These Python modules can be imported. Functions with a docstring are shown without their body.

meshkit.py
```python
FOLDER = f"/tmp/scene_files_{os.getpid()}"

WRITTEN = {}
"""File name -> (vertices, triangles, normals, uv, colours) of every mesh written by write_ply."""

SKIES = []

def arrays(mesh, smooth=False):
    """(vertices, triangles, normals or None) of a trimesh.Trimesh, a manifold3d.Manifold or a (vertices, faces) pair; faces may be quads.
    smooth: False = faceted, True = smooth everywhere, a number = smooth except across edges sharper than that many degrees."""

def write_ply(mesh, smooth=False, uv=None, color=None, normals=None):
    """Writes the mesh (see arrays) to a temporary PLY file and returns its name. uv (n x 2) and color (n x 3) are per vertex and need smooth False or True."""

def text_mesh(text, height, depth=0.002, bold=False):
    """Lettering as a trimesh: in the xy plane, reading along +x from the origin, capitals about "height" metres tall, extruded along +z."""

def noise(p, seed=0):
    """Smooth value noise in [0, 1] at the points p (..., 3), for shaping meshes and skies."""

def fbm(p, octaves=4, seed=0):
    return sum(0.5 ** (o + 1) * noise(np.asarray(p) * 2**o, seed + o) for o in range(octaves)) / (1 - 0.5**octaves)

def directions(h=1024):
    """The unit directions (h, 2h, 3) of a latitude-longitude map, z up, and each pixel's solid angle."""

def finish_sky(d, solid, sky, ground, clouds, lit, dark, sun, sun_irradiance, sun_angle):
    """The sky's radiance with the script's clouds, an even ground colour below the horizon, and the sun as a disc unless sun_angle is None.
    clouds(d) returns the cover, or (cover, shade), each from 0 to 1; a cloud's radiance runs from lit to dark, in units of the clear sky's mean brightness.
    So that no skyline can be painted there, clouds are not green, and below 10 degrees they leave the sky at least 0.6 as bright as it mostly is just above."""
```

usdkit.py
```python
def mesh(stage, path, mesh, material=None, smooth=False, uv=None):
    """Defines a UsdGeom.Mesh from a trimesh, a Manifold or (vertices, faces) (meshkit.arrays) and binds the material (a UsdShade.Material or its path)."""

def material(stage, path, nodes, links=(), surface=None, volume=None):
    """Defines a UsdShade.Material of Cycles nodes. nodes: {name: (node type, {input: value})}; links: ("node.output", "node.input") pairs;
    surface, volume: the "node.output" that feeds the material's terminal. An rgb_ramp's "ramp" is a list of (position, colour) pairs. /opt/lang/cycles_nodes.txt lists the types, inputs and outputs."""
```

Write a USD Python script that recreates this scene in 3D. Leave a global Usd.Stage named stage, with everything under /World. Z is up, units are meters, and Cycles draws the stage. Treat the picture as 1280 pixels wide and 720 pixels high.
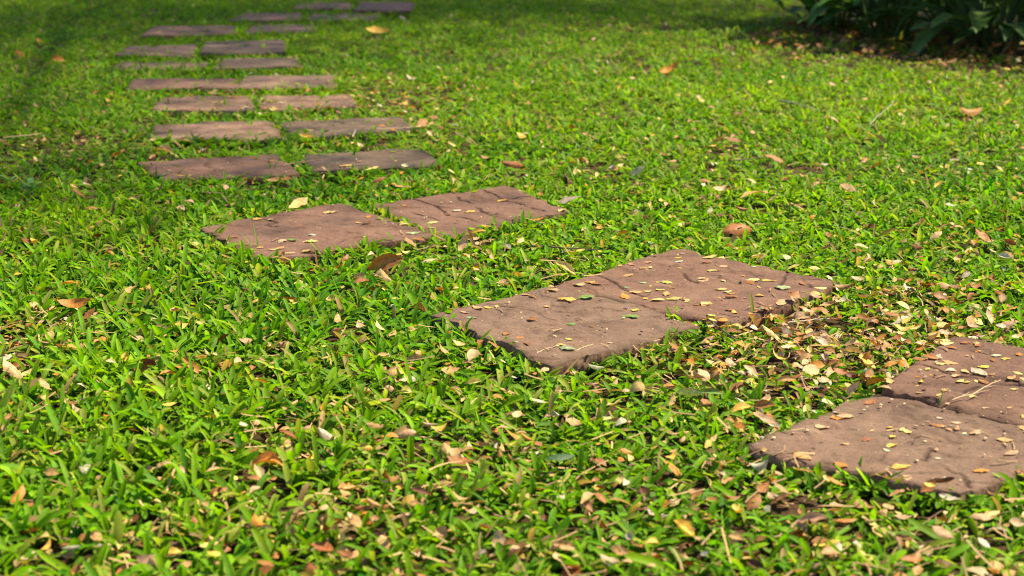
import math, random
from scipy.spatial import cKDTree
import numpy as np, trimesh, shapely, usdkit, meshkit
from pxr import Usd, UsdGeom, UsdLux, UsdShade, Gf, Sdf, Vt

stage = Usd.Stage.CreateInMemory()
UsdGeom.SetStageUpAxis(stage, UsdGeom.Tokens.z); UsdGeom.SetStageMetersPerUnit(stage, 1.0)
UsdGeom.Xform.Define(stage, '/World'); UsdGeom.Scope.Define(stage, '/World/Looks')
random.seed(7); R = np.random.default_rng(7)

# ------------------------------------------------------------------ camera
FPX, PITCH, CAMH = 1950.0, math.radians(14.69), 0.95
cam = UsdGeom.Camera.Define(stage, '/World/camera')
cam.CreateHorizontalApertureAttr(36.0); cam.CreateVerticalApertureAttr(20.25)
cam.CreateFocalLengthAttr(36.0 * FPX / 1280)
cam.CreateFStopAttr(4.8); cam.CreateFocusDistanceAttr(3.55)
cam.CreateClippingRangeAttr(Gf.Vec2f(0.05, 1000))
cam.AddTranslateOp().Set((0, 0, CAMH)); cam.AddRotateXOp().Set(90 - math.degrees(PITCH))
cam.CreateExposureAttr(1.42)

# ------------------------------------------------------------------ sky and sun
SUN_AZ, SUN_EL = math.radians(76), math.radians(56)           # azimuth from the view direction (+y) towards +x
S = np.array([math.cos(SUN_EL) * math.sin(SUN_AZ), math.cos(SUN_EL) * math.cos(SUN_AZ), math.sin(SUN_EL)])
dome = UsdLux.DomeLight.Define(stage, '/World/sky'); dome.CreateIntensityAttr(1.0)
sky = usdkit.material(stage, '/World/Looks/sky', {
    's': ('sky_texture', {'sky_type': 'single_scattering', 'sun_disc': False, 'sun_elevation': SUN_EL, 'sun_rotation': math.atan2(S[0], S[1]), 'aerosol_density': 1.5}),
    'b': ('background_shader', {'strength': 0.085})}, [('s.color', 'b.color')], surface='b.background')
UsdShade.MaterialBindingAPI.Apply(dome.GetPrim()).Bind(sky)
dome.GetPrim().SetCustomDataByKey('kind', 'structure')
sun = UsdLux.DistantLight.Define(stage, '/World/sun')
sun.CreateIntensityAttr(1.25); sun.CreateAngleAttr(0.53); sun.CreateNormalizeAttr(True); sun.CreateColorAttr(Gf.Vec3f(1.0, 0.89, 0.64))
q = Gf.Rotation(Gf.Vec3d(0, 0, 1), Gf.Vec3d(*map(float, S)))
sun.AddTransformOp().Set(Gf.Matrix4d().SetRotate(q))

# ------------------------------------------------------------------ helpers
_names = {}
def numbered(name):
    n = _names.get(name, 0); _names[name] = n + 1
    return name if n == 0 else f'{name}_{n:03d}'
def tag(prim, label=None, cat=None, group=None, kind=None):
    p = prim.GetPrim() if hasattr(prim, 'GetPrim') else prim
    for k, v in (('label', label), ('category', cat), ('group', group), ('kind', kind)):
        if v: p.SetCustomDataByKey(k, v)
    return p
def thing(name, label, cat, loc=(0, 0, 0), group=None):
    x = UsdGeom.Xform.Define(stage, '/World/' + numbered(name)); x.AddTranslateOp().Set(tuple(map(float, loc)))
    tag(x, label, cat, group); return x
def obj(name, mesh, mat, parent=None, smooth=30, tint=None):
    base = str(parent.GetPath()) if parent is not None else '/World'
    n = numbered(name) if parent is None else None
    if n is None:
        k, n = 1, name
        while stage.GetPrimAtPath(f'{base}/{n}'): n = f'{name}_{k:03d}'; k += 1
    m = usdkit.mesh(stage, f'{base}/{n}', mesh, mat, smooth=True if tint is not None and smooth else smooth)
    if tint is not None:
        UsdGeom.PrimvarsAPI(m).CreatePrimvar('tint', Sdf.ValueTypeNames.Color3fArray, 'vertex').Set(Vt.Vec3fArray.FromNumpy(np.asarray(tint, np.float32)))
    m.CreateDoubleSidedAttr(True)
    return m
def at(px, py, z=0.0):
    """The point of the plane at height z that the photograph shows at pixel (px, py)."""
    u, v = np.asarray(px, float) - 640, np.asarray(py, float) - 360
    c, s = math.cos(PITCH), math.sin(PITCH)
    k = (CAMH - z) / (FPX * s + v * c)
    return np.stack([u * k, (FPX * c - v * s) * k], -1)
def pixel(x, y, z=0.0):
    c, s = math.cos(PITCH), math.sin(PITCH)
    dz = z - CAMH; f = y * c - dz * s
    return 640 + FPX * x / f, 360 + FPX * (-(dz * c + y * s)) / f
def slant(x, y): return math.sqrt(x * x + y * y + CAMH ** 2)
def fb(x, y, scale, octaves=3, seed=0):
    x, y = np.broadcast_arrays(np.asarray(x, float), np.asarray(y, float))
    return meshkit.fbm(np.stack([x * scale + 50, y * scale + 50, np.zeros_like(x) + 7.3], -1), octaves, seed)
def soil_z(x, y): return -0.034 + 0.018 * (fb(x, y, 2.2, 3, 5) - 0.5)

# ------------------------------------------------------------------ materials
def leafmat(name, rough, trans, spec=0.5, noise_scale=60, lo=0.75, hi=1.15):
    return usdkit.material(stage, '/World/Looks/' + name, {
        'a': ('attribute', {'attribute': 'tint'}),
        'g': ('geometry', {}),
        'n': ('noise_texture', {'scale': noise_scale, 'detail': 3}),
        'r': ('map_range', {'from_min': 0.3, 'from_max': 0.7, 'to_min': lo, 'to_max': hi}),
        'm': ('vector_math', {'math_type': 'scale'}),
        'p': ('principled_bsdf', {'roughness': rough, 'specular_ior_level': spec}),
        't': ('translucent_bsdf', {}),
        'tc': ('vector_math', {'math_type': 'multiply', 'vector2': (1.3, 1.35, 0.45)}),
        'x': ('mix_closure', {'fac': trans}),
        'bp': ('bump', {'strength': 0.25, 'distance': 0.002})},
        [('g.position', 'n.vector'), ('n.fac', 'r.value'), ('a.color', 'm.vector1'), ('r.result', 'm.scale'), ('m.vector', 'p.base_color'),
         ('m.vector', 'tc.vector1'), ('tc.vector', 't.color'), ('n.fac', 'bp.height'), ('bp.normal', 'p.normal'),
         ('p.BSDF', 'x.closure1'), ('t.BSDF', 'x.closure2')], surface='x.closure')
M_GRASS = leafmat('grass_blade', 0.55, 0.48, 0.13, 40, .82, 1.12)
M_LEAF = leafmat('fallen_leaf', 0.6, 0.18, 0.35, 130, 0.62, 1.2)
M_PLANT = leafmat('shrub_leaf', 0.55, 0.3, 0.25, 9)
M_TREE = leafmat('tree_leaf', 0.5, 0.25, 0.4, 5)
M_TWIG = usdkit.material(stage, '/World/Looks/twig', {
    'a': ('attribute', {'attribute': 'tint'}), 'g': ('geometry', {}), 'n': ('noise_texture', {'scale': 220, 'detail': 3}),
    'r': ('map_range', {'to_min': 0.55, 'to_max': 1.3}), 'm': ('vector_math', {'math_type': 'scale'}), 'p': ('principled_bsdf', {'roughness': 0.8}),
    'bp': ('bump', {'strength': 0.6, 'distance': 0.001})},
    [('g.position', 'n.vector'), ('n.fac', 'r.value'), ('a.color', 'm.vector1'), ('r.result', 'm.scale'), ('m.vector', 'p.base_color'), ('n.fac', 'bp.height'), ('bp.normal', 'p.normal')], surface='p.BSDF')
M_BARK = usdkit.material(stage, '/World/Looks/bark', {
    'g': ('geometry', {}), 'mp': ('mapping', {'scale': (1, 1, 0.2)}), 'n': ('noise_texture', {'scale': 22, 'detail': 6}),
    'r': ('rgb_ramp', {'ramp': [(0.3, (0.05, 0.035, 0.025)), (0.7, (0.17, 0.13, 0.10))]}), 'p': ('principled_bsdf', {'roughness': 0.9}), 'bp': ('bump', {'strength': 0.8, 'distance': 0.03})},
    [('g.position', 'mp.vector'), ('mp.vector', 'n.vector'), ('n.fac', 'r.fac'), ('r.color', 'p.base_color'), ('n.fac', 'bp.height'), ('bp.normal', 'p.normal')], surface='p.BSDF')
M_SOIL = usdkit.material(stage, '/World/Looks/soil', {
    'g': ('geometry', {}), 'n1': ('noise_texture', {'scale': 3.0, 'detail': 5}), 'n2': ('noise_texture', {'scale': 95, 'detail': 6, 'roughness': 0.7}),
    'c1': ('rgb_ramp', {'ramp': [(0.25, (0.020, 0.010, 0.005)), (0.5, (0.055, 0.027, 0.011)), (0.75, (0.11, 0.06, 0.027))]}),
    'c2': ('rgb_ramp', {'ramp': [(0.45, (1, 1, 1)), (0.62, (0.7, 0.85, 0.45))]}),
    'm': ('vector_math', {'math_type': 'multiply'}), 'p': ('principled_bsdf', {'roughness': 0.95, 'specular_ior_level': 0.2}), 'bp': ('bump', {'strength': 0.9, 'distance': 0.012})},
    [('g.position', 'n1.vector'), ('g.position', 'n2.vector'), ('n2.fac', 'c1.fac'), ('n1.fac', 'c2.fac'), ('c1.color', 'm.vector1'), ('c2.color', 'm.vector2'), ('m.vector', 'p.base_color'),
     ('n2.fac', 'bp.height'), ('bp.normal', 'p.normal')], surface='p.BSDF')
def stonemat(name, dark, mid, light):
    return usdkit.material(stage, '/World/Looks/' + name, {
        'a': ('attribute', {'attribute': 'tint'}), 'm3': ('vector_math', {'math_type': 'multiply'}),
        'g': ('geometry', {}), 'n1': ('noise_texture', {'scale': 9, 'detail': 8, 'roughness': 0.68, 'distortion': 0.4}), 'n2': ('noise_texture', {'scale': 160, 'detail': 5, 'roughness': 0.7}),
        'n3': ('noise_texture', {'scale': 30, 'detail': 6, 'roughness': 0.65}),
        'c1': ('rgb_ramp', {'ramp': [(0.32, dark), (0.48, mid), (0.68, light)]}),
        'c2': ('rgb_ramp', {'ramp': [(0.30, (0.50, 0.46, 0.43)), (0.46, (0.98, 0.98, 0.98)), (0.66, (1.1, 1.09, 1.07)), (0.75, (1.4, 1.38, 1.33))]}),
        'c3': ('rgb_ramp', {'ramp': [(0.25, (0.6, 0.56, 0.52)), (0.42, (0.97, 0.97, 0.97)), (0.8, (1.08, 1.08, 1.06))]}),
        'm': ('vector_math', {'math_type': 'multiply'}), 'm2': ('vector_math', {'math_type': 'multiply'}),
        'h': ('math', {'math_type': 'multiply_add', 'value2': 0.5}),
        'p': ('principled_bsdf', {'roughness': 0.88, 'specular_ior_level': 0.3, 'diffuse_roughness': 0.5}), 'bp': ('bump', {'strength': 0.8, 'distance': 0.005})},
        [('g.position', 'n1.vector'), ('g.position', 'n2.vector'), ('g.position', 'n3.vector'), ('n1.fac', 'c1.fac'), ('n2.fac', 'c2.fac'), ('n3.fac', 'c3.fac'),
         ('c1.color', 'm.vector1'), ('c2.color', 'm.vector2'), ('m.vector', 'm2.vector1'), ('c3.color', 'm2.vector2'), ('m2.vector', 'm3.vector1'), ('a.color', 'm3.vector2'), ('m3.vector', 'p.base_color'),
         ('n2.fac', 'h.value1'), ('n3.fac', 'h.value3'), ('h.value', 'bp.height'), ('bp.normal', 'p.normal')], surface='p.BSDF')
M_ST = {'red': stonemat('red_sandstone', (0.086, 0.041, 0.025), (0.132, 0.066, 0.041), (0.173, 0.093, 0.060)),
        'dun': stonemat('dun_sandstone', (0.082, 0.045, 0.028), (0.132, 0.076, 0.049), (0.178, 0.108, 0.072)),
        'grey': stonemat('grey_sandstone', (0.061, 0.038, 0.023), (0.093, 0.057, 0.035), (0.129, 0.083, 0.055)),
        'pale': stonemat('pale_sandstone', (0.107, 0.059, 0.035), (0.162, 0.090, 0.056), (0.230, 0.141, 0.091))}

# ------------------------------------------------------------------ ground
def axis(lo, hi, step, far):
    mid = np.arange(lo, hi + 1e-6, step); out = [1.0]
    while out[-1] < far: out.append(out[-1] * 1.6)
    out = np.array(out) * step * 4
    out = out[out < far]
    return np.concatenate([(lo - out)[::-1], mid, hi + out])
gx, gy = axis(-5.5, 6.5, 0.055, 200), axis(0.6, 16.5, 0.055, 200)
X, Y = np.meshgrid(gx, gy)
Z = soil_z(X, Y) + 0.012 * (fb(X, Y, 14, 2, 9) - 0.5)
nx, ny = len(gx), len(gy)
i, j = np.meshgrid(np.arange(nx - 1), np.arange(ny - 1))
a = (j * nx + i).ravel()
tag(obj('ground', (np.stack([X, Y, Z], -1).reshape(-1, 3), np.stack([a, a + 1, a + nx + 1, a + nx], 1)), M_SOIL, smooth=True), kind='structure')

# ------------------------------------------------------------------ paving slabs: pixel corners left/front-left, back-left, back-right, front-right
# name in labels, corners, stone, height, overgrowth, cracks in slab coordinates (0..1), look
SL = [
 ('left stone of the nearest step', [(934,557),(1098,491),(1362,550),(1200,612)], 'dun', .004, 0, [[(.97,.10),(.86,.2),(.66,.30)], [(.66,.3),(.6,.42)]], 'broad dun sandstone slab with a dark groove and undercut left edge'),
 ('right stone of the nearest step', [(1112,485),(1199,417),(1430,462),(1372,548)], 'red', .012, 0, [[(0,.42),(.2,.36),(.5,.42),(1,.3)], [(.3,.0),(.34,.3)]], 'layered red sandstone slab, ridged and running out of the frame'),
 ('left stone of the second step', [(549,391),(697,356),(872,405),(690,453)], 'dun', .008, 0, [[(.12,.42),(.3,.5),(.5,.47)]], 'smooth dun sandstone slab with a pale dusty top'),
 ('right stone of the second step', [(702,357),(845,310),(1038,351),(908,402)], 'red', .011, 0, [[(.02,.3),(.2,.22),(.45,.12)], [(.72,.98),(.8,.84),(.83,.72)], [(.35,.6),(.5,.5)], [(.86,.92),(.93,.82)]], 'red sandstone slab strewn with yellow leaves'),
 ('left stone of the third step', [(250,282),(428,255),(541,294),(330,322)], 'red', .008, 0, [[(.1,.42),(.2,.46),(.22,.35),(.3,.4)]], 'red sandstone slab with a broken overhanging left corner'),
 ('right stone of the third step', [(469,256),(630,232),(706,261),(557,296)], 'red', .004, 0, [[(.0,.3),(.25,.33),(.5,.3),(.8,.36)], [(.1,.55),(.4,.58),(.62,.5),(.95,.55)], [(.05,.8),(.4,.78),(.9,.84)], [(.3,.15),(.6,.2)]], 'red sandstone slab split by several dark parallel cracks'),
 ('left stone of the fourth step', [(172,201),(345,191),(372,217),(205,224)], 'red', .004, 0, [[(.1,.5),(.4,.42),(.7,.5)]], 'flat red sandstone slab with grass growing over its front edge'),
 ('right stone of the fourth step', [(381,192),(532,185),(549,206),(394,213)], 'grey', .004, 0, [[(.6,.9),(.68,.6)]], 'greyish brown flat sandstone slab'),
 ('left stone of the fifth step', [(190,171),(194,156),(336,149),(358,174)], 'pale', .006, 0, [[(.2,.4),(.35,.6)]], 'pale pinkish sandstone slab with a lumpy top'),
 ('right stone of the fifth step', [(374,172),(350,152),(497,145),(522,161)], 'grey', .004, 0, [[(.4,.98),(.52,.6),(.75,.45),(1,.5)]], 'greyish sandstone slab with a bent dark crack'),
 ('left stone of the sixth step', [(192,136),(200,121),(308,119),(322,138)], 'pale', .004, .05, [[(.0,.5),(.2,.62),(.45,.45),(.7,.6),(1,.5)], [(.1,.25),(.5,.3),(.9,.2)]], 'weathered pale slab, broken into ragged ridges'),
 ('right stone of the sixth step', [(326,137),(330,119),(436,117),(447,132)], 'pale', .002, .05, [[(.1,.5),(.5,.55),(.9,.4)]], 'worn pale slab almost hidden under dry leaves'),
 ('left stone of the seventh step', [(160,110),(170,98),(293,97),(296,110)], 'red', .010, 0, [], 'dull red slab with a straight front edge'),
 ('right stone of the seventh step', [(299,109),(303,95),(417,94),(417,108)], 'dun', .010, 0, [], 'brown slab scattered with small yellow leaves'),
 ('left stone of the eighth step', [(138,86),(152,77),(264,78),(260,88)], 'dun', .000, .55, [], 'sunken brown slab mostly overgrown with grass'),
 ('right stone of the eighth step', [(264,85),(282,73),(368,71),(376,82)], 'grey', .012, 0, [], 'greyish slab with a rounded back edge'),
 ('left stone of the ninth step', [(143,67),(160,57),(245,55),(242,69)], 'dun', .008, .05, [], 'brown slab with a tapering left end'),
 ('right stone of the ninth step', [(250,66),(260,51),(354,49),(358,64)], 'grey', .016, 0, [], 'raised dark grey brown slab with a thick front edge'),
 ('left stone of the tenth step', [(174,44),(196,32),(292,32),(296,42)], 'red', .014, 0, [], 'raised red slab with a thick dark front edge'),
 ('right stone of the tenth step', [(299,40),(318,31),(395,30),(392,39)], 'dun', .010, .1, [], 'thin dun slab half sunk in the grass'),
 ('left stone of the eleventh step', [(288,25),(304,16),(376,15),(373,25)], 'red', .010, .15, [], 'distant reddish slab partly buried in grass'),
 ('right stone of the eleventh step', [(381,24),(392,17),(474,17),(470,24)], 'dun', .004, .4, [], 'distant slab nearly grown over by grass'),
 ('left stone of the farthest step', [(366,10),(373,2),(437,2),(440,11)], 'red', .010, .1, [], 'farthest reddish slab in the shade'),
 ('right stone of the farthest step', [(443,12),(450,2),(517,2),(513,13)], 'red', .022, 0, [], 'farthest raised slab with a dark thick edge'),
]
def relief(x, y):
    return 0.006 * (fb(x, y, 3.5, 3, 21) - 0.5) + 0.003 * (fb(x, y, 28, 3, 22) - 0.5)
TOPS = []    # of each slab: its top's points and their heights
SLABS = []   # (polygon, z0, name, overgrowth)
def build_slab(k, name, quad, stone, z0, over, cracks, look):
    if k >= 6: z0, over = z0 - .006, over + .04
    P = at([p[0] for p in quad], [p[1] for p in quad], z0); P = P.mean(0) + (P - P.mean(0)) * (1.06 if k < 6 else 1.03)
    if np.cross(P[1] - P[0], P[3] - P[0]) > 0: pass
    d = np.linalg.norm(P.mean(0))
    N = 130 if d < 5.2 else 48 if d < 7.5 else 26
    t = np.linspace(0, 1, N + 1)
    U, V = np.meshgrid(t, t, indexing='ij')     # U along quad 0->3, V along 0->1
    # round corners a little, ragged edge
    cu, cv = 2 * U - 1, 2 * V - 1
    r = 0.02 + 0.05 * R.random()
    def sq(a_, b_): return a_ * np.sqrt(1 - r * b_ ** 6 * np.abs(a_) ** 6)
    cu2, cv2 = sq(cu, cv), sq(cv, cu)
    edge = np.maximum(np.abs(cu), np.abs(cv))
    u, v = (cu2 + 1) / 2, (cv2 + 1) / 2
    B = lambda u, v: ((1-u)*(1-v))[..., None]*P[0] + ((1-u)*v)[..., None]*P[1] + (u*v)[..., None]*P[2] + (u*(1-v))[..., None]*P[3]
    XY = B(u, v)
    c = P.mean(0)
    w = np.clip((edge - 0.55) / 0.45, 0, 1) ** 2
    rag = np.minimum((fb(XY[..., 0], XY[..., 1], 7, 3, 40 + k) - 0.46) * (.26 if k < 6 else .34), .012) + (fb(XY[..., 0], XY[..., 1], 60, 3, 80 + k) - 0.5) * 0.06
    rag -= .45 * np.clip(fb(XY[..., 0], XY[..., 1], 17, 3, 640 + k) - .58, 0, .2)                 # bites broken out of the rim
    XY = XY + (XY - c) * (w * rag)[..., None]
    x, y = XY[..., 0], XY[..., 1]
    z = z0 + relief(x, y)
    # layered spalling: shallow terraces on the stone
    lay = fb(x, y, 6.5, 3, 120 + k)
    z += 0.0014 * np.tanh((lay - 0.58) * 140) - 0.0016 * np.tanh((fb(x, y, 9, 4, 160 + k) - 0.40) * 120)
    ed = np.minimum(np.minimum(U, 1 - U), np.minimum(V, 1 - V)) * np.linalg.norm(P[2] - P[0]) * 0.7
    z -= 0.007 * np.exp(-ed / 0.005) * np.clip(3 * fb(x, y, 14, 3, 60 + k) - 1.1, .05, 1.2)
    dirt = np.zeros_like(z)
    for cr in cracks:
        ln = shapely.LineString(cr)
        wob, wob2 = 0.09 * (fb(U * 9, V * 9, 1, 4, 7 + k) - 0.5), 0.09 * (fb(U * 9, V * 9, 1, 4, 17 + k) - 0.5)
        dist = shapely.distance(shapely.points(U + wob, V + wob2), ln) * 0.45
        on = np.clip(3.6 * fb(U * 7, V * 7, 1, 2, 27 + k) - .9, 0.05, 1)
        z -= 0.006 * np.exp(-(dist / 0.0028) ** 4) * on
        dirt = np.maximum(dirt, np.exp(-(dist / 0.0042) ** 2) * on)                 # black earth packed in the crack
    top = np.stack([x, y, z], -1).reshape(-1, 3)
    stain = np.clip((fb(x, y, 4.2, 4, 400 + k) - .52) * 6, 0, 1); moss = np.clip((fb(x, y, 8, 4, 430 + k) - .5) * 5, 0, 1) * np.exp(-ed / .03)
    dust = np.clip((fb(x, y, 5, 4, 460 + k) - .55) * 6, 0, 1); pit = np.clip((fb(x, y, 48, 2, 490 + k) - .74) * 9, 0, 1)
    soilrim = np.exp(-ed / .012) * np.clip((fb(x, y, 12, 3, 510 + k) - .3) * 2.5, 0, 1)
    tn = np.ones(z.shape + (3,)) * R.uniform(.9, 1.08)
    for w_, col in ((dust * .55, (1.28, 1.30, 1.28)), (stain * .5, (.66, .62, .58)), (moss * .55, (.55, .72, .42)), (soilrim * .6, (.42, .34, .27)), (pit * .5, (.45, .4, .36)), (dirt * .85, (.16, .13, .11))):
        tn = tn * (1 - w_[..., None] + w_[..., None] * np.array(col))
    tn = tn.reshape(-1, 3)
    idx = np.arange((N + 1) ** 2).reshape(N + 1, N + 1)
    q = np.stack([idx[:-1, :-1], idx[1:, :-1], idx[1:, 1:], idx[:-1, 1:]], -1).reshape(-1, 4)
    rim = np.concatenate([idx[:-1, 0], idx[-1, :-1], idx[:0:-1, -1], idx[0, :0:-1]])
    verts, tints, faces, prev = [top], [tn], [np.vstack([q[:, [0, 1, 2]], q[:, [0, 2, 3]]])], rim
    verts.append(top[rim]); tints.append(tn[rim] * .95); prev = len(top) + np.arange(len(rim)); off = len(top) + len(rim); rp = top[rim]; out = rp[:, :2] - c; out /= np.linalg.norm(out, axis=1, keepdims=True)
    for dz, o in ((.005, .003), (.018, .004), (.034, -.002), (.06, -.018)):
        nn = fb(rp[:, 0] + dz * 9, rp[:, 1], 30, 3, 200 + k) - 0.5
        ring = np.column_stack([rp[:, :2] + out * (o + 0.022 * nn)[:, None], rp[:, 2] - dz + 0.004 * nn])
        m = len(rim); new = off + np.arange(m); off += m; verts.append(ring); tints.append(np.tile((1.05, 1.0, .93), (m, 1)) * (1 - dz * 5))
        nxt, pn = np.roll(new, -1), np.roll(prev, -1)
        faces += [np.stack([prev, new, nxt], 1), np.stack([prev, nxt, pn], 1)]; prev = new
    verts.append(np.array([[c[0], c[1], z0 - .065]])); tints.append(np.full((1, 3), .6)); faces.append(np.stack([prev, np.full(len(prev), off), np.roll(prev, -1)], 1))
    vv, ff = np.vstack(verts), np.vstack(faces)
    mm = trimesh.Trimesh(vv, ff, process=False)
    if mm.face_normals[0][2] < 0: ff = ff[:, ::-1]
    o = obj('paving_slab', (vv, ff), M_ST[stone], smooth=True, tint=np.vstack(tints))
    tag(o, f'{look}, {name}', 'paving slab', 'stepping stone path of paired sandstone slabs')
    SLABS.append((shapely.Polygon(rp[:, :2]), z0, name, over)); TOPS.append((cKDTree(top[:, :2]), top[:, 2]))
for k, s in enumerate(SL): build_slab(k, *s)
def on_slab(x, y, grow=0.0):
    """index of the slab under each point, or -1"""
    out = np.full(np.shape(x), -1)
    for k, (poly, *_ ) in enumerate(SLABS):
        out[shapely.contains_xy(poly.buffer(grow) if grow else poly, x, y)] = k
    return out
def surface_z(x, y):
    x, y = np.atleast_1d(x), np.atleast_1d(y)
    z, s = soil_z(x, y), on_slab(x, y)
    for k in set(s[s >= 0]):
        w = s == k; z[w] = TOPS[k][1][TOPS[k][0].query(np.column_stack([x[w], y[w]]))[1]]
    return z, s

# ------------------------------------------------------------------ where the lawn is thin and leaves gather: photo pixel, radii in pixels, strength
THIN = [(975,392,80,14,1.0),(800,437,70,10,.8),(1030,365,30,12,.9),(275,303,40,8,.8),(965,572,40,8,.7),(985,410,85,40,.75),(1060,420,70,45,.55),(930,455,70,28,.5),(890,430,40,22,.5),(1010,500,70,25,.35),(700,330,55,22,.5),(590,310,60,18,.45),(30,415,60,40,.7),(455,640,50,28,.4),(60,178,75,14,.75),
        (490,118,75,20,.7),(560,165,50,16,.35),(250,140,110,8,.4),(330,118,120,7,.5),(380,95,60,5,.3),(1140,380,60,30,.5),(1220,300,70,22,.35),(1100,700,150,40,.14),(1010,660,60,30,.1),
        (900,185,26,9,.6),(820,30,110,10,.55),(1100,62,190,16,.8),(1220,78,120,17,.9),(780,75,70,10,.35),(1130,25,170,40,1.0),(1260,55,120,36,1.0),(1050,40,110,22,.9),(400,530,50,20,.3),(120,400,60,22,.3),(800,600,80,25,.12),(300,450,60,20,.3),
        (60,500,60,20,.25),(230,650,70,20,.3),(570,575,70,30,.25),(1200,650,80,30,.15),(1230,220,50,14,.25),(1175,440,60,24,.5),(960,550,40,20,.3)]
TH = []
for px, py, rx, ry, s in THIN:
    c0, cx, cy0, cy1 = at(px, py), at(px + rx, py), at(px, py - ry), at(px, py + ry)
    TH.append((c0, abs(cx[0] - c0[0]), max(.5 * abs(cy0[1] - cy1[1]), .05), s))
def thinness(x, y):
    t = np.zeros(np.shape(x))
    for c0, rx, ry, s in TH:
        t = np.maximum(t, s * np.exp(-(((x - c0[0]) / rx) ** 2 + ((y - c0[1]) / ry) ** 2)))
    return np.clip(t + 0.7 * np.clip(fb(x, y, 3.2, 3, 31) - 0.58, 0, 1), 0, 1)

# ------------------------------------------------------------------ leaves: shape builder
COL = {  # surface colours of dry and fresh leaves
 'p': (.47, .29, .155), 't': (.42, .235, .085), 'b': (.25, .10, .024), 'd': (.11, .036, .010), 'y': (.56, .34, .05), 'Y': (.54, .40, .13),
 'o': (.44, .17, .022), 'g': (.13, .24, .035), 'G': (.27, .30, .17), 'w': (.42, .35, .25), 'v': (.03, .075, .02), 'l': (.44, .44, .10)}
WORD = {'p': 'pinkish beige', 't': 'tan', 'b': 'brown', 'd': 'dark brown', 'y': 'golden yellow', 'Y': 'pale yellow', 'o': 'orange brown', 'g': 'green', 'G': 'grey green', 'w': 'whitish', 'v': 'dark green', 'l': 'yellow green'}
def leaf_mesh(rng, L, W, ns=7, nw=2, bend=None, cup=None, curl=None, obov=None):
    """Leaf along +x centred on the origin, facing +z: (vertices, triangles, across, along)."""
    bend = rng.normal(0, .5) if bend is None else bend
    cup = abs(rng.normal(0.35, .35)) * rng.choice([1, 1, -1]) if cup is None else cup
    obov = rng.uniform(.8, 1.25) if obov is None else obov
    t = np.linspace(0, 1, ns); w = np.sin(np.pi * t ** obov) ** .75 * (1 - .12 * t); w[0] = .05; w[-1] = .05
    w = w * (1 + rng.normal(0, .06, ns))
    s = np.linspace(-1, 1, 2 * nw + 1)
    T, Sg = np.meshgrid(t, s, indexing='ij')
    ang = bend * (T - .5) * 2
    x = np.where(abs(bend) > 1e-3, np.sin(ang) / (2 * bend if abs(bend) > 1e-3 else 1), T - .5) * L
    z = (np.cos(ang) - 1) / (2 * bend if abs(bend) > 1e-3 else 1) * L
    hw = W / 2 * w[:, None] * Sg
    y = hw * np.cos(cup * Sg * .8)
    z = z + np.abs(hw) * np.sin(np.abs(cup) * np.abs(Sg)) * np.sign(cup)
    tw = rng.normal(0, .35) * (T - .5)
    y, z = y * np.cos(tw) - z * np.sin(tw), y * np.sin(tw) + z * np.cos(tw)
    z = z + rng.normal(0, .022 * L, z.shape) * np.abs(Sg)
    v = np.stack([x, y, z], -1).reshape(-1, 3)
    m = 2 * nw + 1; idx = np.arange(ns * m).reshape(ns, m)
    f = np.stack([idx[:-1, :-1], idx[1:, :-1], idx[1:, 1:], idx[:-1, 1:]], -1).reshape(-1, 4)
    return v, np.vstack([f[:, [0, 1, 2]], f[:, [0, 2, 3]]]), Sg.ravel(), T.ravel()
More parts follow.
